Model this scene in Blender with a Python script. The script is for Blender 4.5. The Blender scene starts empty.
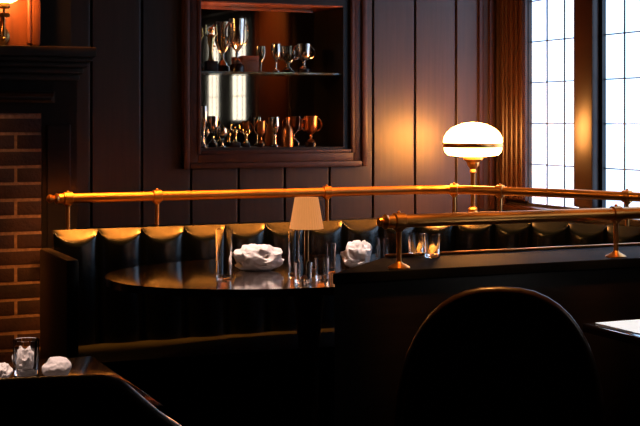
import bpy, bmesh, math, random
from mathutils import Vector, Matrix, noise
PI = math.pi
sc = bpy.context.scene
COL = sc.collection
random.seed(4)

# ------------------------------------------------------------------ camera
CAM = Vector((0, -6.1, 1.38)); YAW = math.radians(23.7); F = 1300.0
FWD = Vector((math.sin(YAW), math.cos(YAW), 0)); RGT = Vector((math.cos(YAW), -math.sin(YAW), 0))
cd = bpy.data.cameras.new('camera'); cam = bpy.data.objects.new('camera', cd); COL.objects.link(cam)
cam.location = CAM; cam.rotation_euler = (PI/2, 0, -YAW)
cd.sensor_width = 36; cd.lens = F*36/640; cd.shift_y = -93/640; cd.clip_start = .05
sc.camera = cam

def spot_at(px, d, z=0.0):
    """point at depth d on the sight line of column px, at height z"""
    p = CAM + FWD*d + RGT*((px-320)/F*d); p.z = z
    return p
def on_plane(px, y):
    """x where the sight line of column px meets the plane Y = y"""
    return (y-CAM.y)*math.tan(YAW+math.atan((px-320)/F))

# ------------------------------------------------------------------ materials
def newmat(name):
    m = bpy.data.materials.new(name); m.use_nodes = True
    return m, m.node_tree, m.node_tree.nodes['Principled BSDF']
def simple(name, col, rough=.5, metal=0, spec=.5, coat=0, noise=0, nscale=20, bump=0, stretch=(1, 1, 1), emis=None, estr=0, trans=0, ior=1.45):
    m, t, b = newmat(name)
    b.inputs['Base Color'].default_value = (*col, 1); b.inputs['Roughness'].default_value = rough
    b.inputs['Metallic'].default_value = metal; b.inputs['Specular IOR Level'].default_value = spec
    b.inputs['Coat Weight'].default_value = coat; b.inputs['Coat Roughness'].default_value = .12
    b.inputs['Transmission Weight'].default_value = trans; b.inputs['IOR'].default_value = ior
    if emis: b.inputs['Emission Color'].default_value = (*emis, 1); b.inputs['Emission Strength'].default_value = estr
    if noise or bump:
        tc = t.nodes.new('ShaderNodeTexCoord'); mp = t.nodes.new('ShaderNodeMapping'); nz = t.nodes.new('ShaderNodeTexNoise')
        mp.inputs['Scale'].default_value = stretch; nz.inputs['Scale'].default_value = nscale; nz.inputs['Detail'].default_value = 5
        t.links.new(tc.outputs['Object'], mp.inputs['Vector']); t.links.new(mp.outputs['Vector'], nz.inputs['Vector'])
        if noise:
            rp = t.nodes.new('ShaderNodeValToRGB')
            rp.color_ramp.elements[0].position = .3; rp.color_ramp.elements[1].position = .72
            rp.color_ramp.elements[0].color = (*[c*(1-noise) for c in col], 1); rp.color_ramp.elements[1].color = (*[min(1, c*(1+noise)) for c in col], 1)
            t.links.new(nz.outputs['Fac'], rp.inputs['Fac']); t.links.new(rp.outputs['Color'], b.inputs['Base Color'])
        if bump:
            bp = t.nodes.new('ShaderNodeBump'); bp.inputs['Strength'].default_value = bump; bp.inputs['Distance'].default_value = .01
            t.links.new(nz.outputs['Fac'], bp.inputs['Height']); t.links.new(bp.outputs['Normal'], b.inputs['Normal'])
    return m
M = {}
M['panel'] = simple('dark_panelling', (.024, .010, .007), .42, spec=.9, noise=.35, nscale=6, stretch=(8, 8, .5), bump=.06)
M['trimwood'] = simple('varnished_trim', (.028, .008, .0035), .36, noise=.12, nscale=6, stretch=(8, 8, .5), spec=.6)
M['glowwood'] = simple('sconce_glow_wood', (.13, .034, .011), .4, noise=.25, nscale=6, stretch=(6, 6, .6))  # orange base colour carries part of the sconce glow on the overmantel
M['framewood'] = simple('cabinet_frame_wood', (.055, .020, .014), .40, noise=.3, nscale=8, stretch=(3, 3, 3))
M['blackwood'] = simple('black_stained_wood', (.012, .008, .007), .4, noise=.3, nscale=8, stretch=(1, 6, 6))
M['cap'] = simple('satin_black_cap', (.006, .007, .009), .6, spec=.03, noise=.2, nscale=6)
M['tabletop'] = simple('polished_dark_table', (.02, .009, .006), .06, noise=.4, nscale=4, stretch=(1, 8, 1), coat=1.0, spec=1.0)
M['leather'] = simple('dark_teal_leather', (.0005, .004, .0065), .27, noise=.2, nscale=40, bump=.05, spec=1.0)
M['seatleather'] = simple('darkened_teal_leather', (.0008, .0028, .0032), .6, noise=.2, nscale=40, bump=.06, spec=.15)  # banquette leather made duller and darker, putting shade into the seat
M['piping'] = simple('teal_piping', (.02, .06, .07), .35)
M['chairleather'] = simple('black_chair_leather', (.006, .005, .005), .5, noise=.2, nscale=30, bump=.1)
M['chairwood'] = simple('dark_chair_wood', (.03, .012, .007), .34, coat=.2, noise=.3, nscale=8, stretch=(4, 4, 1))
M['brass'] = simple('polished_brass', (.85, .40, .11), .30, metal=1, noise=.08, nscale=12)
M['darkbrass'] = simple('aged_brass', (.45, .25, .09), .3, metal=1)
M['silver'] = simple('old_silver', (.78, .74, .68), .16, metal=1, noise=.15, nscale=30)
M['gold'] = simple('gilt_metal', (.85, .6, .25), .2, metal=1, noise=.1, nscale=30)
M['copper'] = simple('copper_metal', (.7, .26, .1), .28, metal=1, noise=.1, nscale=30)
M['plinth'] = simple('trophy_plinth', (.02, .01, .008), .25)
M['boxwood'] = simple('reddish_box_wood', (.35, .1, .035), .4, noise=.25, nscale=20)
M['mirror'] = simple('old_mirror', (.80, .74, .62), .03, metal=1)
M['glass'] = simple('clear_glass', (1, 1, 1), .0, trans=1, ior=1.45)
M['shelfglass'] = simple('shelf_glass', (.75, .9, .85), .02, trans=.9, ior=1.45)
M['linen'] = simple('white_linen', (.8, .72, .7), .8, noise=.06, nscale=60, bump=.15)
M['paper'] = simple('white_paper', (.85, .85, .86), .7, noise=.03, nscale=40)
M['floor'] = simple('dark_floorboards', (.018, .009, .006), .35, noise=.4, nscale=4, stretch=(1, 10, 1))
M['ceiling'] = simple('dark_ceiling', (.03, .02, .016), .7, noise=.2, nscale=5)
M['plaster'] = simple('dark_wall', (.03, .02, .016), .6, noise=.2, nscale=5)
M['mortar'] = simple('mortar', (.33, .17, .095), .9, noise=.3, nscale=60, bump=.3)
M['lead'] = simple('lead_came', (.03, .03, .035), .5, metal=.4)
M['opal'] = simple('opal_glass', (.9, .85, .75), .25, emis=(1, .37, .075), estr=62)
M['sconceglow'] = simple('sconce_glass', (.9, .8, .6), .3, emis=(1, .42, .10), estr=85)
M['shade'] = simple('pleated_shade', (.35, .15, .06), .8, emis=(1, .36, .10), estr=.62, noise=.12, nscale=25, stretch=(6, 6, .4))
def brickmat():
    m, t, b = newmat('old_brick')
    oi = t.nodes.new('ShaderNodeTexCoord'); nz = t.nodes.new('ShaderNodeTexNoise'); n2 = t.nodes.new('ShaderNodeTexNoise')
    nz.inputs['Scale'].default_value = 7; n2.inputs['Scale'].default_value = 70; n2.inputs['Detail'].default_value = 6
    rp = t.nodes.new('ShaderNodeValToRGB'); e = rp.color_ramp.elements
    e[0].position = .32; e[0].color = (.022, .006, .0035, 1); e[1].position = .7; e[1].color = (.065, .020, .009, 1)
    bp = t.nodes.new('ShaderNodeBump'); bp.inputs['Strength'].default_value = .5; bp.inputs['Distance'].default_value = .008
    for n in (nz, n2): t.links.new(oi.outputs['Object'], n.inputs['Vector'])
    t.links.new(nz.outputs['Fac'], rp.inputs['Fac']); t.links.new(rp.outputs['Color'], b.inputs['Base Color'])
    t.links.new(n2.outputs['Fac'], bp.inputs['Height']); t.links.new(bp.outputs['Normal'], b.inputs['Normal'])
    b.inputs['Roughness'].default_value = .8
    return m
M['brick'] = brickmat()
def panemat(strength, c0, c1):
    m, t, b = newmat('daylit_frosted_pane')
    tc = t.nodes.new('ShaderNodeTexCoord'); nz = t.nodes.new('ShaderNodeTexNoise'); nz.inputs['Scale'].default_value = 4
    rp = t.nodes.new('ShaderNodeValToRGB'); e = rp.color_ramp.elements
    e[0].position = .35; e[0].color = (*c0, 1); e[1].position = .65; e[1].color = (*c1, 1)
    t.links.new(tc.outputs['Object'], nz.inputs['Vector']); t.links.new(nz.outputs['Fac'], rp.inputs['Fac'])
    t.links.new(rp.outputs['Color'], b.inputs['Emission Color'])
    b.inputs['Emission Strength'].default_value = strength
    b.inputs['Base Color'].default_value = (.5, .5, .5, 1); b.inputs['Roughness'].default_value = .3
    return m
M['pane'] = panemat(2.6, (.42, .66, 1), (.50, .72, 1)); M['dimpane'] = panemat(1.9, (.95, .92, .85), (1, .97, .88))

# ------------------------------------------------------------------ mesh helpers
def box(bm, x0, x1, y0, y1, z0, z1, bev=0):
    r = bmesh.ops.create_cube(bm, size=1)
    vs = r['verts']
    for v in vs:
        v.co = Vector(((x0+x1)/2+v.co.x*(x1-x0), (y0+y1)/2+v.co.y*(y1-y0), (z0+z1)/2+v.co.z*(z1-z0)))
    if bev:
        es = list({e for v in vs for e in v.link_edges})
        bmesh.ops.bevel(bm, geom=es, offset=bev, segments=2, profile=.6, affect='EDGES')
def tube(bm, pts, r, seg=16, caps=True, closed=False):
    pts = [Vector(p) for p in pts]; n = len(pts); rings = []
    rr = r if isinstance(r, (list, tuple)) else [r]*n
    prev = None
    for i, p in enumerate(pts):
        if closed: t = pts[(i+1) % n]-pts[i-1]
        else: t = pts[min(i+1, n-1)]-pts[max(i-1, 0)]
        t.normalize()
        if prev is None:
            a = Vector((0, 0, 1)) if abs(t.z) < .9 else Vector((1, 0, 0))
            u = t.cross(a).normalized()
        else:
            u = (prev-t*prev.dot(t)).normalized()
        prev = u; w = t.cross(u)
        rings.append([bm.verts.new(p+(u*math.cos(k*2*PI/seg)+w*math.sin(k*2*PI/seg))*rr[i]) for k in range(seg)])
    m = n if closed else n-1
    for i in range(m):
        A, B = rings[i], rings[(i+1) % n]
        for k in range(seg): bm.faces.new((A[k], A[(k+1) % seg], B[(k+1) % seg], B[k]))
    if caps and not closed:
        bm.faces.new(rings[0][::-1]); bm.faces.new(rings[-1])
def lathe(bm, prof, seg=32, c=(0, 0, 0), pleat=0, npl=0):
    """prof: list of (radius, z); zero radius closes"""
    c = Vector(c); rings = []
    for r, z in prof:
        if r <= 1e-6: rings.append([bm.verts.new(c+Vector((0, 0, z)))])
        else: rings.append([bm.verts.new(c+Vector((math.cos(k*2*PI/seg), math.sin(k*2*PI/seg), 0))*(r*(1+pleat*math.cos(npl*k*2*PI/seg)))+Vector((0, 0, z))) for k in range(seg)])
    for A, B in zip(rings, rings[1:]):
        if len(A) == 1 and len(B) == 1: continue
        for k in range(seg):
            k2 = (k+1) % seg
            if len(A) == 1: bm.faces.new((A[0], B[k2], B[k]))
            elif len(B) == 1: bm.faces.new((A[k], A[k2], B[0]))
            else: bm.faces.new((A[k], A[k2], B[k2], B[k]))
def ball(bm, c, r, sx=1, sy=1, sz=1):
    bmesh.ops.create_uvsphere(bm, u_segments=20, v_segments=12, radius=r, matrix=Matrix.Translation(c) @ Matrix.Diagonal((sx, sy, sz, 1)))
def prism(bm, outline, z0, z1, bev=0):
    lo = [bm.verts.new((x, y, z0)) for x, y in outline]; hi = [bm.verts.new((x, y, z1)) for x, y in outline]
    n = len(outline); es = []
    bm.faces.new(lo[::-1]); f = bm.faces.new(hi)
    for i in range(n): bm.faces.new((lo[i], lo[(i+1) % n], hi[(i+1) % n], hi[i]))
    if bev:
        es = [e for e in bm.edges if (e.verts[0] in hi and e.verts[1] in hi) or (e.verts[0] in lo and e.verts[1] in lo)]
        bmesh.ops.bevel(bm, geom=es, offset=bev, segments=3, profile=.6, affect='EDGES')
def obj(name, bm, mat, parent=None, smooth=True, loc=None, rz=0, ang=40):
    bmesh.ops.recalc_face_normals(bm, faces=bm.faces)
    me = bpy.data.meshes.new(name); bm.to_mesh(me); bm.free()
    o = bpy.data.objects.new(name, me); COL.objects.link(o)
    me.materials.append(M[mat])
    if smooth:
        for p in me.polygons: p.use_smooth = True
        try: me.set_sharp_from_angle(angle=math.radians(ang))
        except Exception: pass
    if parent is not None: o.parent = parent
    if loc is not None: o.location = loc
    o.rotation_euler.z = rz
    return o
def NB(): return bmesh.new()
def tag(o, label, cat, group=None):
    o['label'] = label; o['category'] = cat
    if group: o['group'] = group
    return o
def thing(name, label, cat, loc=(0, 0, 0), rz=0, group=None):
    o = bpy.data.objects.new(name, None); COL.objects.link(o); o.empty_display_size = .1
    o.location = loc; o.rotation_euler.z = rz
    return tag(o, label, cat, group)
def struct(name, bm, mat, smooth=False):
    o = obj(name, bm, mat, None, smooth); o['kind'] = 'structure'; return o
def copy_tree(src, loc, rz, label, group=None):
    c = src.copy(); COL.objects.link(c); c.location = loc; c.rotation_euler.z = rz; c['label'] = label
    if group: c['group'] = group
    def kids(a, b):
        for ch in list(a.children):
            d = ch.copy(); COL.objects.link(d); d.parent = b; kids(ch, d)
    kids(src, c)
    return c

# ------------------------------------------------------------------ room shell
XR, XL, YF, ZC = 3.78, -2.6, -8.0, 2.75
bm = NB(); box(bm, XL, XR+.3, YF, .4, -.1, 0); struct('floor', bm, 'floor')
bm = NB(); box(bm, XL, XR+.3, YF, .4, ZC, ZC+.1); struct('ceiling', bm, 'ceiling')
bm = NB(); box(bm, XL-.1, XL, YF, .4, 0, ZC); struct('wall_left', bm, 'plaster')
bm = NB(); box(bm, XL, XR+.3, YF-.1, YF, 0, ZC); struct('wall_front', bm, 'plaster')

# back wall of vertical boards with the cabinet recess cut out
HX0, HX1, HZ0, HZ1 = 1.985, 2.835, 1.215, 2.07      # rough opening
bm = NB()
box(bm, XL, HX0, .02, .4, 0, ZC); box(bm, HX1, XR+.3, .02, .4, 0, ZC)
box(bm, HX0, HX1, .02, .4, 0, HZ0); box(bm, HX0, HX1, .02, .4, HZ1, ZC); box(bm, HX0, HX1, .27, .4, HZ0, HZ1)
gx = on_plane(415, 0); pitch = on_plane(456, 0)-gx
xs = [gx+k*pitch for k in range(-30, 4)]
for a, b_ in zip(xs, xs[1:]):
    if b_ < XL+.2 or a > XR-.02: continue
    a2, b2 = a+.006, min(b_-.006, XR-.001)
    if b2 <= HX0 or a2 >= HX1: box(bm, a2, b2, 0, .02, 0, ZC, .004)
    else:
        box(bm, a2, b2, 0, .02, 0, HZ0, .004); box(bm, a2, b2, 0, .02, HZ1, ZC, .004)
        if a2 < HX0: box(bm, a2, HX0, 0, .02, HZ0, HZ1)
        if b2 > HX1: box(bm, HX1, b2, 0, .02, HZ0, HZ1)
struct('wall_back', bm, 'panel')

# right wall with window openings
wins = [(-.70, -.225), (-1.36, -.875), (-2.02, -1.535), (-4.10, -3.71), (-4.73, -4.39)]
sill = [.93]*3+[1.37]*2; head = [2.44]*3+[2.22]*2
bm = NB(); T0, T1 = XR, XR+.16
ys = sorted(wins)
cur = YF
for (a, b_) in ys:
    i = wins.index((a, b_))
    box(bm, T0, T1, cur, a, 0, ZC); box(bm, T0, T1, a, b_, 0, sill[i]); box(bm, T0, T1, a, b_, head[i], ZC)
    cur = b_
box(bm, T0, T1, cur, .4, 0, ZC)
struct('wall_right', bm, 'blackwood')
for i, (a, b_) in enumerate(wins):
    z0, z1 = sill[i], head[i]
    bm = NB(); fw = .010
    xa, xb = XR+.002, XR+.04
    box(bm, xa, xb, a, a+fw, z0, z1); box(bm, xa, xb, b_-fw, b_, z0, z1); box(bm, xa, xb, a+fw, b_-fw, z0, z0+fw); box(bm, xa, xb, a+fw, b_-fw, z1-fw, z1)
    w = struct('window_%d' % (i+1), bm, 'blackwood')
    bm = NB(); box(bm, XR+.024, XR+.03, a+fw, b_-fw, z0+fw, z1-fw)
    obj('pane', bm, 'pane' if i < 3 else 'dimpane', w, False)
    bm = NB()
    for k in (1, 2):
        y = a+(b_-a)*k/3; box(bm, XR+.016, XR+.023, y-.0024, y+.0024, z0+fw, z1-fw)
    nz = 7 if i < 3 else 4
    for k in range(1, nz):
        z = z0+(z1-z0)*k/nz; box(bm, XR+.015, XR+.0225, a+fw, b_-fw, z-.0027, z+.0027)
    obj('lead_came', bm, 'lead', w, False)
# mullion posts and casings of the bay: turned and moulded wood
def moulding(y0, y1, z0, z1, n):
    bm = NB(); box(bm, XR-.02, XR-.0005, y0, y1, z0, z1, .003)
    w = (y1-y0)/n
    for k in range(n):
        c = y0+w*(k+.5); tube(bm, [(XR-.02, c, z0+.01), (XR-.02, c, z1-.01)], w*.30, 12)
    return bm
struct('trim_1', moulding(-.232, -.035, .95, ZC-.01, 4), 'trimwood', True)
bm = NB(); box(bm, XR-.045, XR-.0005, -.868, -.708, .95, ZC-.01, .012); struct('trim_2', bm, 'trimwood', True)
bm = NB(); box(bm, XR-.045, XR-.0005, -1.528, -1.368, .95, ZC-.01, .012); struct('trim_3', bm, 'trimwood', True)
bm = NB(); box(bm, XR-.06, XR-.0005, -2.06, -.04, .895, .925, .008); struct('trim_4', bm, 'trimwood', True)
bm = NB(); tube(bm, [(XR-.018, -.018, .9), (XR-.018, -.018, ZC-.01)], .017, 12)
for q in (.075, .14): box(bm, XR-q-.03, XR-q, -.018, -.0005, .9, ZC-.01, .006)
struct('trim_5', bm, 'trimwood', True)
bm = NB(); box(bm, XR-.06, XR-.0005, -5.0, -2.74, 2.30, 2.37, .008); box(bm, XR-.03, XR-.0005, -3.44, -3.38, .1, 2.299, .006); box(bm, XR-.03, XR-.0005, -2.76, -2.70, .1, 2.299, .006); box(bm, XR-.012, XR-.0005, -3.379, -2.761, .1, 2.299, .002)
struct('trim_6', bm, 'trimwood', True)

# boxed-in ledge (low wall) between the banquette back and the walls
LZ = .87
ledge = [(1.36, -.80), (2.80, -.80), (2.98, -.87), (3.115, -.99), (3.22, -1.165), (3.305, -1.33), (3.455, -1.70), (3.58, -2.03), (XR-.002, -2.03), (XR-.002, -.002), (1.36, -.002)]
bm = NB(); prism(bm, ledge, 0, LZ, 0); struct('wall_ledge', bm, 'blackwood')

# ------------------------------------------------------------------ fireplace
fp = thing('fireplace', 'brick fireplace in a black wooden surround with moulded mantel shelf', 'fireplace', (0, -.45, 0))
BX1 = on_plane(42, -.45); FX0, FX1 = -.6, 1.315
bm = NB()
box(bm, BX1, FX1, 0, .449, 0, 1.41); box(bm, FX0, BX1, .05, .449, 0, 1.41); box(bm, FX0, FX1, -.01, .449, 1.41, 1.62)
box(bm, BX1+.02, FX1-.03, -.012, 0, .1, 1.36, .004)
obj('surround', bm, 'blackwood', fp, False)
bm = NB(); box(bm, FX0+.01, BX1-.003, -.0025, .05, 0, 1.409); obj('mortar', bm, 'mortar', fp, False)
bm = NB(); crs = .0715; jt = .0062
for row in range(20):
    z1 = 1.393-crs*row-jt; z0 = max(z1-crs+2*jt, .002)
    x = BX1-.002
    first = True
    while x > .35 and z1 > z0:
        ln = .105 if (first and row % 2) else .205
        first = False; dy = random.uniform(-.002, .0)
        box(bm, max(x-ln, .3), x, -.004+dy, .04, z0, z1, .004); x -= ln+.012
obj('brick_panel', bm, 'brick', fp, True)
bm = NB()   # mantel: stack of mouldings
def slab(x1, proj, z0, z1, bev): box(bm, FX0, x1, -proj, .449, z0, z1, bev)
slab(1.355, .20, 1.648, 1.690, .006); slab(1.345, .17, 1.628, 1.648, .008); slab(1.335, .13, 1.606, 1.628, .008); slab(1.325, .09, 1.58, 1.606, .01); slab(1.318, .05, 1.55, 1.58, .01)
obj('mantel', bm, 'blackwood', fp, True)
bm = NB(); lx = on_plane(55, -.52)
tube(bm, [(FX0, -.03, 1.492), (lx, -.03, 1.492)], .011, 12); tube(bm, [(FX0, -.035, 1.466), (lx-.01, -.035, 1.466)], .007, 12)
box(bm, FX0, lx+.01, -.03, -.005, 1.455, 1.505, .004)
obj('bead_moulding', bm, 'trimwood', fp, True)
bm = NB(); box(bm, FX0, 1.30, .05, .449, 1.691, ZC-.001); obj('overmantel', bm, 'blackwood', fp, False)
bm = NB(); px1 = on_plane(42, -.5)
box(bm, FX0, px1-.045, -.02, .05, 1.70, ZC-.002); box(bm, px1-.04, px1-.004, -.045, .05, 1.70, ZC-.002, .01); tube(bm, [(px1-.05, -.03, 1.71), (px1-.05, -.03, ZC-.01)], .012, 10)
obj('overmantel_panel', bm, 'glowwood', fp, True)

# sconce on the overmantel
SX = on_plane(4, -.6)
sn = thing('wall_sconce', 'glowing wall sconce above the mantel, cut by the photo corner', 'wall lamp', (SX, -.60, 1.74))
bm = NB(); lathe(bm, [(.0, .131), (.03, .131), (.052, .142), (.062, .18), (.060, .23), (.05, .25), (.045, .25), (.0, .245)], 32); obj('lamp_shade', bm, 'sconceglow', sn)
bm = NB(); lathe(bm, [(0, .105), (.02, .105), (.026, .112), (.024, .13), (0, .131)], 24); box(bm, -.024, .024, -.01, .01, .070, .088, .004); tube(bm, [(0, 0, .105), (0, 0, -.02)], .0055, 10); tube(bm, [(0, 0, .079), (0, .04, .078), (0, .125, .0)], .007, 10); ball(bm, (0, 0, -.022), .009); obj('bracket', bm, 'darkbrass', sn)
bm = NB(); lathe(bm, [(0, 0), (.045, 0), (.045, .008), (.03, .018), (0, .02)], 24); o = obj('backplate', bm, 'darkbrass', sn, loc=(0, .129, 0)); o.rotation_euler.x = PI/2

# ------------------------------------------------------------------ trophy cabinet
cb = thing('trophy_cabinet', 'wood framed trophy cabinet set in the panelled wall above the banquette', 'cabinet', (0, 0, 0))
IX0, IX1, IZ0, IZ1 = 2.017, 2.80, 1.243, 1.968
bm = NB()
box(bm, HX0+.001, IX0, -.02, .25, HZ0+.001, HZ1-.001); box(bm, IX1, HX1-.001, -.02, .25, HZ0+.001, HZ1-.001)
box(bm, IX0, IX1, -.02, .25, HZ0+.001, IZ0); box(bm, IX0, IX1, -.02, .25, IZ1, HZ1-.001); box(bm, IX0, IX1, .2, .25, IZ0, IZ1)
obj('body', bm, 'blackwood', cb, False)
bm = NB(); box(bm, IX0+.001, IX1-.001, .17, .199, IZ0+.001, IZ1-.009); obj('mirror_back', bm, 'mirror', cb, False)
bm = NB(); box(bm, IX0+.001, IX1-.001, -.018, .169, IZ1-.008, IZ1-.0005, .001); obj('top_lining', bm, 'boxwood', cb, False)
bm = NB()
OX0, OX1, OZ0, OZ1 = 1.935, 2.925, 1.14, 2.14
def frame(x0, x1, z0, z1, w, y0, y1, bev):
    box(bm, x0, x0+w, y0, y1, z0, z1, bev); box(bm, x1-w, x1, y0, y1, z0, z1, bev)
    box(bm, x0+w, x1-w, y0, y1, z0, z0+w, bev); box(bm, x0+w, x1-w, y0, y1, z1-w, z1, bev)
frame(OX0, OX1, OZ0, OZ1, .03, -.05, -.0005, .008)
frame(OX0+.03, OX1-.03, OZ0+.03, OZ1-.03, .045, -.036, -.0005, .004)
frame(OX0+.072, OX1-.072, OZ0+.072, OZ1-.072, .018, -.044, -.0205, .005)
obj('frame', bm, 'framewood', cb)
SHZ = 1.612
bm = NB(); box(bm, IX0+.001, IX1-.001, .0, .169, SHZ, SHZ+.01, .002); obj('shelf', bm, 'shelfglass', cb)

# trophies
def handle(s, r, z0, z1, th, out):
    if 1:
        bm = NB(); pts = []
        for k in range(11):
            a = -PI/2+PI*k/10
            pts.append((s*(r*.82+out*math.cos(a)), 0, (z0+z1)/2+(z1-z0)/2*math.sin(a)))
        tube(bm, pts, th, 8)
    return bm
def trophy(kind, px, wpx, top, base_z, mat, label, y=.06, rz=0):
    x = on_plane(px, y); d = (Vector((x, y, 0))-CAM).dot(FWD)
    zt = CAM.z+(120-top)*d/F; h = zt-base_z; r = wpx*d/F/2
    names = dict(cup='trophy_cup', goblet='goblet_trophy', figure='figurine_trophy', bottle='decanter', box='wooden_box')
    t = thing(names[kind], label, {'bottle': 'bottle', 'box': 'box'}.get(kind, 'trophy'), (x, y, base_z), rz, 'trophies on the upper cabinet shelf' if base_z > 1.5 else 'trophies on the cabinet floor')
    if kind == 'cup':
        rc = r*.62
        b1 = NB(); lathe(b1, [(0, 0), (rc*.85, 0), (rc*.85, h*.12), (rc*.7, h*.15), (0, h*.15)], 24); obj('base', b1, 'plinth', t)
        b1 = NB(); lathe(b1, [(0, h*.15), (rc*.6, h*.151), (rc*.5, h*.2), (rc*.16, h*.27), (rc*.22, h*.33), (rc*.16, h*.38), (rc*.55, h*.46), (rc*.9, h*.6), (rc*.92, h*.78), (rc, h), (rc*.92, h), (rc*.82, h*.78), (rc*.7, h*.6), (0, h*.5)], 28); obj('cup', b1, mat, t)
        for sd in (-1, 1): obj('handle', handle(sd, rc, h*.52, h*.93, r*.07, r*.48), mat, t)
    elif kind == 'goblet':
        b1 = NB(); lathe(b1, [(0, 0), (r*.8, 0), (r*.75, h*.05), (r*.25, h*.1), (r*.15, h*.3), (r*.28, h*.36), (r*.15, h*.42), (r*.7, h*.55), (r, h*.75), (r*.9, h), (r*.8, h), (r*.85, h*.75), (0, h*.55)], 24); obj('cup', b1, mat, t)
        b1 = NB(); lathe(b1, [(0, -.0), (r*.95, 0), (r*.95, h*.03), (0, h*.035)], 24); obj('base', b1, 'plinth', t)
    elif kind == 'figure':
        b1 = NB(); box(b1, -r*.8, r*.8, -r*.6, r*.6, 0, h*.22, .003); obj('base', b1, 'plinth', t)
        b1 = NB(); tube(b1, [(0, 0, h*.22), (0, 0, h*.28), (0, 0, h*.42), (0, 0, h*.52), (0, 0, h*.66), (0, 0, h*.76), (0, 0, h*.80)], [r*.5, r*.35, r*.3, r*.32, r*.5, r*.42, r*.15], 14)
        ball(b1, (0, 0, h*.87), h*.065)
        for s in (-1, 1): tube(b1, [(s*r*.35, 0, h*.72), (s*r*.8, 0, h*.80), (s*r*.7, 0, h*.98)], [r*.16, r*.13, r*.10], 8)
        obj('figurine', b1, mat, t)
    elif kind == 'bottle':
        b1 = NB(); lathe(b1, [(0, 0), (r, 0), (r*1.02, h*.05), (r, h*.5), (r*.8, h*.62), (r*.35, h*.72), (r*.33, h*.9), (r*.42, h*.91), (r*.42, h*.94), (0, h*.94)], 24); obj('body', b1, mat, t)
        b1 = NB(); lathe(b1, [(0, h*.94), (r*.3, h*.941), (r*.36, h*.97), (0, h)], 16); obj('stopper', b1, 'gold', t)
    elif kind == 'box':
        b1 = NB(); box(b1, -r, r, -r*.55, r*.55, 0, h*.72, .002); obj('body', b1, mat, t)
        b1 = NB(); box(b1, -r*1.03, r*1.03, -r*.6, r*.6, h*.72, h, .003); obj('lid', b1, mat, t)
    return t
UZ = SHZ+.01; BZ = IZ0
trophy('figure', 211, 15, 24, UZ, 'gold', 'tall gilt figurine trophy at the left end of the upper cabinet shelf')
trophy('cup', 237, 28, 19, UZ, 'silver', 'largest two-handled silver cup on the upper cabinet shelf', rz=.25)
trophy('box', 249, 17, 56, UZ, 'boxwood', 'low reddish wooden box on the upper cabinet shelf', y=.11)
trophy('goblet', 276, 10, 44, UZ, 'silver', 'slim silver goblet in the middle of the upper cabinet shelf')
trophy('cup', 304, 25, 44, UZ, 'silver', 'two-handled silver cup at the right end of the upper cabinet shelf', rz=.1)
trophy('goblet', 203.5, 8, 106, BZ, 'silver', 'tall thin silver goblet at the left end of the cabinet floor', y=.03)
trophy('cup', 213, 18, 116, BZ, 'silver', 'two-handled silver cup second from left on the cabinet floor', y=.07, rz=.3)
trophy('goblet', 222.5, 10, 128, BZ, 'silver', 'short silver goblet between the silver cup and the gilt figurines', y=.03)
trophy('figure', 235, 12, 124, BZ, 'gold', 'larger gilt figurine trophy on the cabinet floor under the big cup', y=.05)
trophy('figure', 246, 9, 129, BZ, 'gold', 'smallest gilt figurine trophy on the cabinet floor', y=.04)
trophy('cup', 261, 15, 121, BZ, 'copper', 'copper two-handled cup in the middle of the cabinet floor', y=.06)
trophy('goblet', 275, 9, 117, BZ, 'silver', 'silver goblet between the copper cup and the amber decanter', y=.04)
trophy('bottle', 287.5, 12, 116, BZ, 'copper', 'amber coppery decanter on the cabinet floor', y=.05)
trophy('cup', 311, 23, 116, BZ, 'copper', 'two-handled cup standing alone at the right end of the cabinet floor', y=.05)

# ------------------------------------------------------------------ banquette
bq = thing('banquette', 'dark teal leather channel-back banquette along the panelled wall', 'sofa', (0, 0, 0))
SEZ, TOPZ = .47, .932
def channel_mesh(w):
    b = NB(); nu = 16; g = []; B = .047
    for i in range(nu+1):
        u = i/nu; k_ = (1-(2*u-1)**2)**.62; o_ = .004+B*k_; row = []
        drop = .004+.046*k_                       # sloping top facet, deepest in the middle of the roll
        zt = TOPZ
        row += [(-.03, zt-.05), (-.03, zt-.012), (-.024, zt-.003), (-.012, zt)]
        for q in (.12, .3, .5, .7, .9): row.append((o_*q-.012*(1-q), zt-drop*q*(.9+.1*q)))
        row.append((o_*.99, zt-drop-.004*k_-.001)); row.append((o_+.002*k_, zt-drop-.016*k_-.003))
        z1 = zt-drop-.016*k_-.003
        for q in range(1, 7): row.append((o_+.002*k_+.022*q/6, z1+(SEZ-.02-z1)*q/6))
        row.append((-.03, SEZ-.02))
        g.append([b.verts.new((u*w, -p_, z_)) for p_, z_ in row])
    n = len(g[0])
    for i in range(nu):
        for j in range(n):
            j2 = (j+1) % n
            b.faces.new((g[i][j], g[i+1][j], g[i+1][j2], g[i][j2]))
    b.faces.new(g[0]); b.faces.new(g[-1][::-1])
    return b
s0 = on_plane(98, -.84); cw = .184
o0 = obj('back_channel', channel_mesh(cw), 'leather', bq, loc=(s0, -.838, 0), ang=28)
def chan(x, y, rz):
    o = o0.copy(); COL.objects.link(o); o.parent = bq; o.location = (x, y, 0); o.rotation_euler.z = rz
pl = [Vector((s0-cw, -.838, 0)), Vector((3.0, -.838, 0))]
chan(s0-cw, -.838, 0)
x = s0+cw; k = 1
while x+cw < 2.90: chan(x, -.838, 0); x += cw
# bend toward the window wall: corner channels turn gradually
ang = -math.radians(22); p = Vector((x, -.838, 0))
for dq in (22, 42, 58, 62, 66, 68, 70, 71):
    a = -math.radians(dq); chan(p.x, p.y, a); p = p+Vector((math.cos(a), math.sin(a), 0))*cw
bend_end = p.copy()
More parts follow.
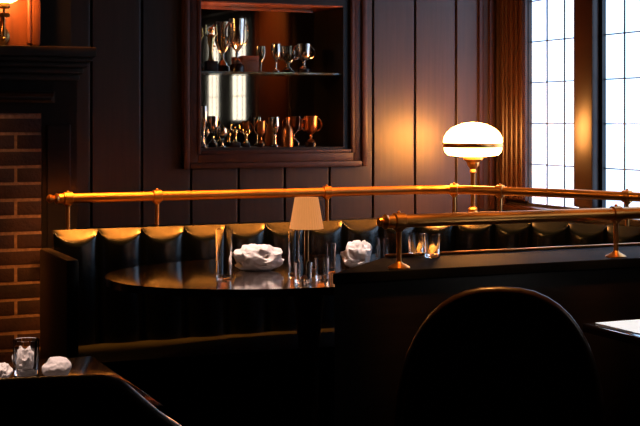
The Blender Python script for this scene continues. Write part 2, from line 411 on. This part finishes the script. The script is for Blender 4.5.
# seat follows the same line
front = [(s0-cw, -1.33), (2.55, -1.33), (2.68, -1.45), (2.95, -2.0)]
back = [(bend_end.x-.04, -2.0), (3.25, -1.42), (3.05, -1.06), (2.93, -.94), (2.78, -.87), (s0-cw, -.87)]
bm = NB(); prism(bm, front+back, SEZ-.13, SEZ, .03); obj('seat', bm, 'seatleather', bq)
fi = [(s0-cw+.02, -1.28), (2.52, -1.28), (2.64, -1.40), (2.90, -1.99)]; bi = [(bend_end.x-.06, -1.99), (3.23, -1.42), (3.03, -1.07), (2.92, -.96), (2.77, -.885), (s0-cw+.02, -.885)]
bm = NB(); prism(bm, fi+bi, 0.0, SEZ-.131); obj('base', bm, 'blackwood', bq, False)
bm = NB(); box(bm, s0-cw-.05, s0-cw-.002, -1.3, -.81, 0, .86, .012); obj('end_panel', bm, 'blackwood', bq)

# ------------------------------------------------------------------ brass rails
RZ, RR = 1.052, .0205
def post(parent, x, y, zb, ax):
    """turned post with flange and collar; ax = rail direction angle"""
    b1 = NB(); lathe(b1, [(0, 0), (.036, 0), (.036, .004), (.026, .010), (.014, .016), (.0085, .022), (.0085, RZ-zb-.035), (.015, RZ-zb-.028), (.017, RZ-zb-.018), (0, RZ-zb-.016)], 20); obj('post', b1, 'brass', parent, loc=(x, y, zb))
    b1 = NB(); c, s = math.cos(ax), math.sin(ax)
    tube(b1, [(-c*.02, -s*.02, 0), (-c*.017, -s*.017, 0), (c*.017, s*.017, 0), (c*.02, s*.02, 0)], [.0235, .027, .027, .0235], 20)
    ball(b1, (0, 0, .028), .006)
    obj('collar', b1, 'brass', parent, loc=(x, y, RZ))
fr = thing('brass_rail', 'long far brass rail above the teal banquette, bending at the window', 'rail', (0, 0, 0))
YR = -.69
P = [Vector((1.17, YR, RZ)), Vector((2.86, YR, RZ)), Vector((3.02, -.74, RZ)), Vector((3.14, -.88, RZ)), Vector((3.29, -1.14, RZ)), Vector((3.42, -1.44, RZ)), Vector((3.53, -1.76, RZ)), Vector((3.60, -2.0, RZ))]
path = [P[0]+(P[1]-P[0])*k/12 for k in range(12)]
Q = [P[1]-(P[2]-P[1])]+P[1:]+[P[-1]+(P[-1]-P[-2])]
for i in range(1, len(Q)-2):
    for k in range(8):
        t = k/8; a, b_, c, d = Q[i-1], Q[i], Q[i+1], Q[i+2]
        path.append(.5*((2*b_)+(c-a)*t+(2*a-5*b_+4*c-d)*t*t+(3*b_-a-3*c+d)*t**3))
path.append(P[-1])
bm = NB(); tube(bm, path, RR, 20); obj('rail', bm, 'brass', fr)
bm = NB(); lathe(bm, [(0, -.02), (.019, -.015), (.024, -.005), (.021, 0), (.012, .006), (.017, .018), (.018, .026), (.01, .036), (0, .038)], 20); o = obj('finial', bm, 'brass', fr, loc=(1.17, YR, RZ)); o.rotation_euler = (0, -PI/2, 0)
for px in (68, 157, 327): post(fr, on_plane(px, YR), YR, LZ, 0)
for px in (453, 497, 631):
    # nearest path point on that sight line
    best = min(path, key=lambda q: abs(320+F*((q-CAM).dot(RGT))/((q-CAM).dot(FWD))-px))
    i = path.index(best); tg = path[min(i+1, len(path)-1)]-path[i-1]
    post(fr, best.x, best.y, LZ, math.atan2(tg.y, tg.x))

# near partition
PZ = .90; PX0 = on_plane(333, -2.40); PB0 = on_plane(383, -2.02)
bm = NB(); prism(bm, [(PX0+.012, -2.385), (XR-.001, -2.385), (XR-.001, -2.035), (PB0+.02, -2.035)], 0, PZ-.035); struct('wall_partition', bm, 'blackwood')
bm = NB(); prism(bm, [(PX0, -2.40), (XR-.002, -2.40), (XR-.002, -2.02), (PB0, -2.02)], PZ-.034, PZ, .005); struct('trim_7', bm, 'cap', True)
bm = NB(); box(bm, PB0+.005, XR-.003, -2.034, -2.021, PZ+.0005, PZ+.010, .004); struct('trim_8', bm, 'brass', True)
nr = thing('brass_rail', 'thick near brass rail on posts above the black partition', 'rail', (0, 0, 0))
YN = -2.345; nx0 = on_plane(384, YN)
bm = NB(); tube(bm, [(nx0+k*(XR-.03-nx0)/10, YN, RZ) for k in range(11)], RR+.001, 22); obj('rail', bm, 'brass', nr)
bm = NB(); lathe(bm, [(0, -.02), (.02, -.015), (.025, -.005), (.022, 0), (.012, .006), (.016, .014), (.014, .02), (0, .024)], 20); o = obj('finial', bm, 'brass', nr, loc=(nx0, YN, RZ)); o.rotation_euler = (0, -PI/2, 0)
for px in (399, 616): post(nr, on_plane(px, YN), YN, PZ, 0)
post(nr, on_plane(616, YN)+.8, YN, PZ, 0)

# ------------------------------------------------------------------ dome lamp on the ledge
lp = spot_at(473, 6.62, LZ)
dl = thing('dome_lamp', 'glowing opal glass dome lamp on a slim brass stem before the corner', 'lamp', lp)
k = 6.62/F; zc = .395; R = 30*k
prof = [(0, zc+20.5*k)]
for i in range(1, 13):
    a = PI/2*(1-i/12); prof.append((R*math.cos(a)*.985, zc+.005+19.3*k*math.sin(a)))
bm = NB(); lathe(bm, prof+[(R*.97, zc), (0, zc)], 40); obj('upper_dome', bm, 'opal', dl)
bm = NB(); lathe(bm, [(0, zc-.026), (R*.965, zc-.026), (R*.94, zc-.046), (R*.84, zc-.063), (R*.5, zc-.070), (0, zc-.070)], 40); obj('lower_bowl', bm, 'opal', dl)
bm = NB(); lathe(bm, [(0, zc-.025), (R*.98, zc-.025), (R*1.0, zc-.020), (R*1.0, zc-.006), (R*.98, zc-.001), (0, zc-.001)], 40); obj('band', bm, 'brass', dl)
bm = NB(); lathe(bm, [(0, 0), (.062, 0), (.062, .008), (.05, .014), (.03, .03), (.022, .05), (.026, .058), (.014, .068), (.0, .069)], 28); obj('base', bm, 'brass', dl)
bm = NB(); lathe(bm, [(0, .066), (.012, .067), (.012, zc-.16), (.018, zc-.15), (.014, zc-.135), (.03, zc-.115), (.032, zc-.1), (.05, zc-.086), (.05, zc-.072), (0, zc-.071)], 24); obj('stem', bm, 'brass', dl)

# ------------------------------------------------------------------ dining tables
tc_ = Vector((1.985, -1.47, 0)); TA, TB = .79, .515; TO = .80
ov = thing('dining_table', 'polished dark oval table in front of the teal banquette', 'table', tc_)
out = [(TA*math.copysign(abs(math.cos(a))**(2/2.2), math.cos(a)), TB*math.copysign(abs(math.sin(a))**(2/2.2), math.sin(a))) for a in [i*2*PI/96 for i in range(96)]]
bm = NB(); prism(bm, out, TO-.028, TO, .008); obj('tabletop', bm, 'tabletop', ov)
bm = NB(); lathe(bm, [(0, .05), (.06, .05), (.05, .12), (.035, .2), (.04, .5), (.06, .70), (.14, .75), (.14, TO-.029), (0, TO-.029)], 28); obj('pedestal', bm, 'chairwood', ov)
bm = NB(); lathe(bm, [(0, 0), (.20, 0), (.20, .015), (.12, .035), (.06, .05), (0, .05)], 32); obj('base', bm, 'chairwood', ov)
def rect_table(cx, cy, w, d, rz, label):
    t = thing('dining_table', label, 'table', (cx, cy, 0), rz)
    b1 = NB(); box(b1, -w/2, w/2, -d/2, d/2, .722, .75, .006); obj('tabletop', b1, 'tabletop', t)
    b1 = NB(); lathe(b1, [(0, .05), (.06, .05), (.045, .15), (.04, .6), (.12, .69), (.12, .721), (0, .721)], 24); obj('pedestal', b1, 'chairwood', t)
    b1 = NB(); lathe(b1, [(0, 0), (.2, 0), (.2, .015), (.1, .035), (.06, .05), (0, .05)], 32); obj('base', b1, 'chairwood', t)
    return t
rect_table(.48, -3.0, .72, .66, 0, 'dark table by the fireplace set with linen and a glass')
tx0 = 2.365; ty1 = -2.735
rect_table(tx0+.4, ty1-.36, .80, .72, 0, 'dark table corner at the right edge below the partition')

# chairs: rounded upholstered back in a bentwood frame
def make_chair(label, loc, rz, shoulder=None):
    t = thing('dining_chair', label, 'chair', loc, rz)   # faces +y, back plane at y = 0
    H = .93; HW = .265; zb = .43
    if not shoulder: HW = .275
    def arch(hw, h, n=26):
        pts = []
        if shoulder:
            e = H-.018-zb-h; half = [(x_-(e if x_ > .2 else 0), H-.018-e-d_) for x_, d_ in shoulder]
            return [(x_, z_) for x_, z_ in half[::-1]]+[(-x_, z_) for x_, z_ in half[1:]]
        for i in range(n+1):
            a = PI*i/n
            pts.append((hw*math.copysign(abs(math.cos(a))**(2/2.5), math.cos(a)), zb+h*abs(math.sin(a))**(2/2.5)))
        return pts
    def lean(z): return -.10*(z-zb)
    b1 = NB(); tube(b1, [(x_, lean(z_), z_) for x_, z_ in arch(HW, H-zb-.018)], .018, 12); obj('back_frame', b1, 'chairwood', t)
    b1 = NB(); A = arch(HW-.012, H-zb-.03, 30)
    f = [b1.verts.new((x_, lean(z_)+.018, z_)) for x_, z_ in A]; g = [b1.verts.new((x_, lean(z_)-.016, z_)) for x_, z_ in A]
    ff = b1.faces.new(f); gg = b1.faces.new(g[::-1])
    for i in range(len(A)): j = (i+1) % len(A); b1.faces.new((f[i], g[i], g[j], f[j]))
    obj('backrest', b1, 'chairleather', t)
    b1 = NB(); box(b1, -.23, .23, .0, .46, .40, .47, .025); obj('seat', b1, 'chairleather', t)
    b1 = NB(); box(b1, -.22, .22, .01, .45, .345, .399, .006); obj('seat_frame', b1, 'chairwood', t)
    for sx, y_, dy in ((-1, .03, -.05), (1, .03, -.05), (-1, .42, .02), (1, .42, .02)):
        b1 = NB(); tube(b1, [(sx*.205, y_, .37), (sx*.208, y_+dy*.3, .2), (sx*.21, y_+dy, 0)], [.02, .017, .013], 12); obj('leg', b1, 'chairwood', t)
    return t
pl_ = spot_at(499, 3.57); make_chair('round-backed dark chair in front of the black partition', pl_, -math.radians(28))
pl2 = spot_at(20, 2.32)
make_chair('slope-shouldered dark chair in the bottom left corner', pl2, -math.radians(10), [(0, 0), (.07, 0), (.14, .001), (.166, .008), (.18, .02), (.205, .043), (.232, .068), (.27, .095), (.29, .14), (.298, .22), (.29, .36), (.27, .5)])

# ------------------------------------------------------------------ table settings
def tumbler(name, px, d, z, h, r, label, group=None, taper=.9):
    p = spot_at(px, d, z+.0005); w = .0022
    b1 = NB(); lathe(b1, [(0, 0), (r*taper*.96, 0), (r*taper, .003), (r, h), (r-w*.6, h+.001), (r-w*1.2, h), (r*taper-w*1.3, .012), (0, .011)], 32)
    o = obj(name, b1, 'glass', None, loc=p); return tag(o, label, 'glass', group)
def napkin(px, d, z, w, dpt, h, rz, seed, label, group=None, rough=1.0):
    """a cloth gathered into a loose crumpled heap with sharp creases"""
    p = spot_at(px, d, z+.0005); b1 = NB()
    bmesh.ops.create_icosphere(b1, subdivisions=5, radius=1)
    off = Vector((seed*3.7, seed*1.3, seed*.9))
    for v in b1.verts:
        n = v.co.normalized()
        q = n*1.15+off
        f = 0; amp = .5
        for o_ in range(3):
            f += amp*(1-2*abs(noise.noise(q))); q = q*1.9+Vector((5, 3, 1)); amp *= .55
        sc_ = .80+.36*(f-.15)*rough
        v.co = Vector((n.x*sc_*w/2*(1+.25*noise.noise(n*1.1+off)), n.y*sc_*dpt/2, max(0, (n.z*.5+.42)*sc_)*h))
    o = obj('folded_napkin', b1, 'linen', None, loc=p, rz=rz, ang=45)
    mz = min(v.co.z for v in o.data.vertices)
    for v in o.data.vertices: v.co.z -= mz
    return tag(o, label, 'napkin', group)
TZ = .75
G = 'glasses on the oval table'
tumbler('highball_glass', 224, 4.78, TO, .176, .031, 'tall glass at the left of the white napkin on the oval table', G)
napkin(258, 5.02, TO, .205, .13, .108, -.3, 3, 'white folded napkin left of the small table lamp', 'napkins on the oval table')
tumbler('highball_glass', 294, 4.84, TO, .167, .022, 'tall slim glass just left of the small lamp stem', G)
tumbler('water_tumbler', 303, 4.64, TO, .072, .034, 'short glass in front of the small table lamp', G)
tumbler('water_tumbler', 322, 4.76, TO, .075, .027, 'short glass just right of the small table lamp', G)
tumbler('water_tumbler', 331, 5.0, TO, .105, .019, 'narrow glass against the left side of the right-hand napkin', G)
napkin(357, 5.12, TO, .152, .11, .115, .4, 11, 'white folded napkin right of the small table lamp', 'napkins on the oval table')
tumbler('water_tumbler', 382, 5.2, TO, .105, .026, 'glass right of the right-hand napkin behind the partition end', G)
tumbler('water_tumbler', 416, 4.60, PZ, .078, .028, 'left one of two small glasses on the partition ledge', 'glasses on the partition ledge')
tumbler('water_tumbler', 432, 4.55, PZ, .080, .029, 'right one of two small glasses on the partition ledge', 'glasses on the partition ledge')
# small lamp
sl = thing('table_lamp', 'small lamp with a pleated peach shade on the oval table', 'lamp', spot_at(306.5, 4.93, TO+.0005))
bm = NB(); lathe(bm, [(0, 0), (.05, 0), (.05, .006), (.035, .012), (.012, .018), (0, .019)], 28); obj('base', bm, 'darkbrass', sl)
bm = NB(); lathe(bm, [(0, .018), (.009, .0185), (.0085, .18), (.011, .185), (.011, .215), (0, .216)], 20); obj('stem', bm, 'darkbrass', sl)
bm = NB(); lathe(bm, [(.0635, .168), (.0437, .286), (.0422, .286), (.062, .168), (.0635, .168)], 144, pleat=.022, npl=36)
lathe(bm, [(0, .270), (.0445, .271), (.0445, .274), (0, .275)], 24); obj('lamp_shade', bm, 'shade', sl, ang=70)
# left table
napkin(57, 3.18, TZ, .085, .09, .066, .2, 21, 'small rounded white napkin at the end of the fireside table', 'napkins on the fireside table', .25)
tumbler('water_tumbler', 26, 3.22, TZ, .085, .033, 'short glass between two napkins on the fireside table')
napkin(24, 3.30, TZ, .075, .06, .066, 1.0, 8, 'crumpled napkin behind the glass on the fireside table', 'napkins on the fireside table')
napkin(2, 3.17, TZ, .05, .09, .04, 0, 33, 'low white napkin at the left edge of the photo', 'napkins on the fireside table')
# right table: white placemat
bm = NB(); box(bm, -.26, .26, -.17, .17, 0, .003, .001); o = obj('placemat', bm, 'paper', None, loc=(tx0+.29, ty1-.195, TZ+.0005)); tag(o, 'white placemat on the dark table at the right edge', 'placemat')

# ------------------------------------------------------------------ lights
WARM = (1, .50, .17)
def spot(loc, tgt, power, ang, blend=.6, col=WARM, r=.05):  # unseen spots, each aimed to brighten one part of the room
    l = bpy.data.lights.new('unseen_spot', 'SPOT'); l.energy = power; l.color = col; l.spot_size = math.radians(ang); l.spot_blend = blend; l.shadow_soft_size = r
    o = bpy.data.objects.new('unseen_spot', l); COL.objects.link(o); o.location = loc
    o.rotation_euler = (Vector(tgt)-Vector(loc)).to_track_quat('-Z', 'Y').to_euler(); return o
OR = (1, .38, .08)
for x in [1.16+.19*i for i in range(10)]: spot((x, -.72, 2.7), (x+.01, -.80, .92), 1300, 9.5, .5, r=.13, col=(1, .275, .03))
for x in (1.2, 1.6, 2.0, 2.4, 2.8): spot((x, -1.9, 2.7), (x+.02, -.69, 1.06), 260, 14, .6, r=.12, col=OR)
for x, y in ((3.05, -1.1), (3.25, -1.45)): spot((x+.08, y+.05, 2.7), (x, y, .92), 260, 17, .5, r=.1, col=OR)
WH = (1, .74, .62)
for px, d in ((258, 5.02), (357, 5.12)):
    q = spot_at(px, d, TO); spot((q.x-.05, q.y-.18, 2.7), (q.x, q.y-.02, TO), 270, 11, .5, col=WH)  # added only to whiten the two napkins on the oval table
for x in (1.95, 2.3, 2.65, 3.0, 3.35): spot((x, -2.85, 2.7), (x, -2.34, 1.06), 280, 11, .6, r=.1, col=OR)
spot((2.0, -2.62, 2.7), (1.88, -3.03, .93), 160, 14, .5, col=OR)  # added for an orange highlight on the round-backed chair
spot((.6, -3.0, 2.7), (.60, -2.93, .75), 190, 16, .4, col=WH)  # added to brighten the napkins on the fireside table
spot((.65, -1.5, 2.7), (.72, -.45, .75), 42, 34, .5)  # unseen spot added to light the brick panel
spot((2.45, -2.8, 2.7), (2.50, -2.90, .75), 170, 15, .3, col=(1, .95, .9))  # added to turn the placemat bright white
spot((3.0, -3.07, 2.72), (3.78, -3.07, 2.02), 220, 50, 1, col=OR)
spot((2.2, .02, 1.70), (2.25, .06, 1.96), 2.4, 120, .8, col=(1, .3, .1), r=.01)  # added inside the cabinet, pointing up to redden its top lining

w = bpy.data.worlds.new('world'); sc.world = w; w.use_nodes = True
w.node_tree.nodes['Background'].inputs['Color'].default_value = (.02, .02, .025, 1); w.node_tree.nodes['Background'].inputs['Strength'].default_value = .2
vs = sc.view_settings; vs.view_transform = 'Standard'; vs.look = 'None'; vs.exposure = 0; vs.gamma = 1; vs.use_curve_mapping = False
sc.cycles.use_denoising = True
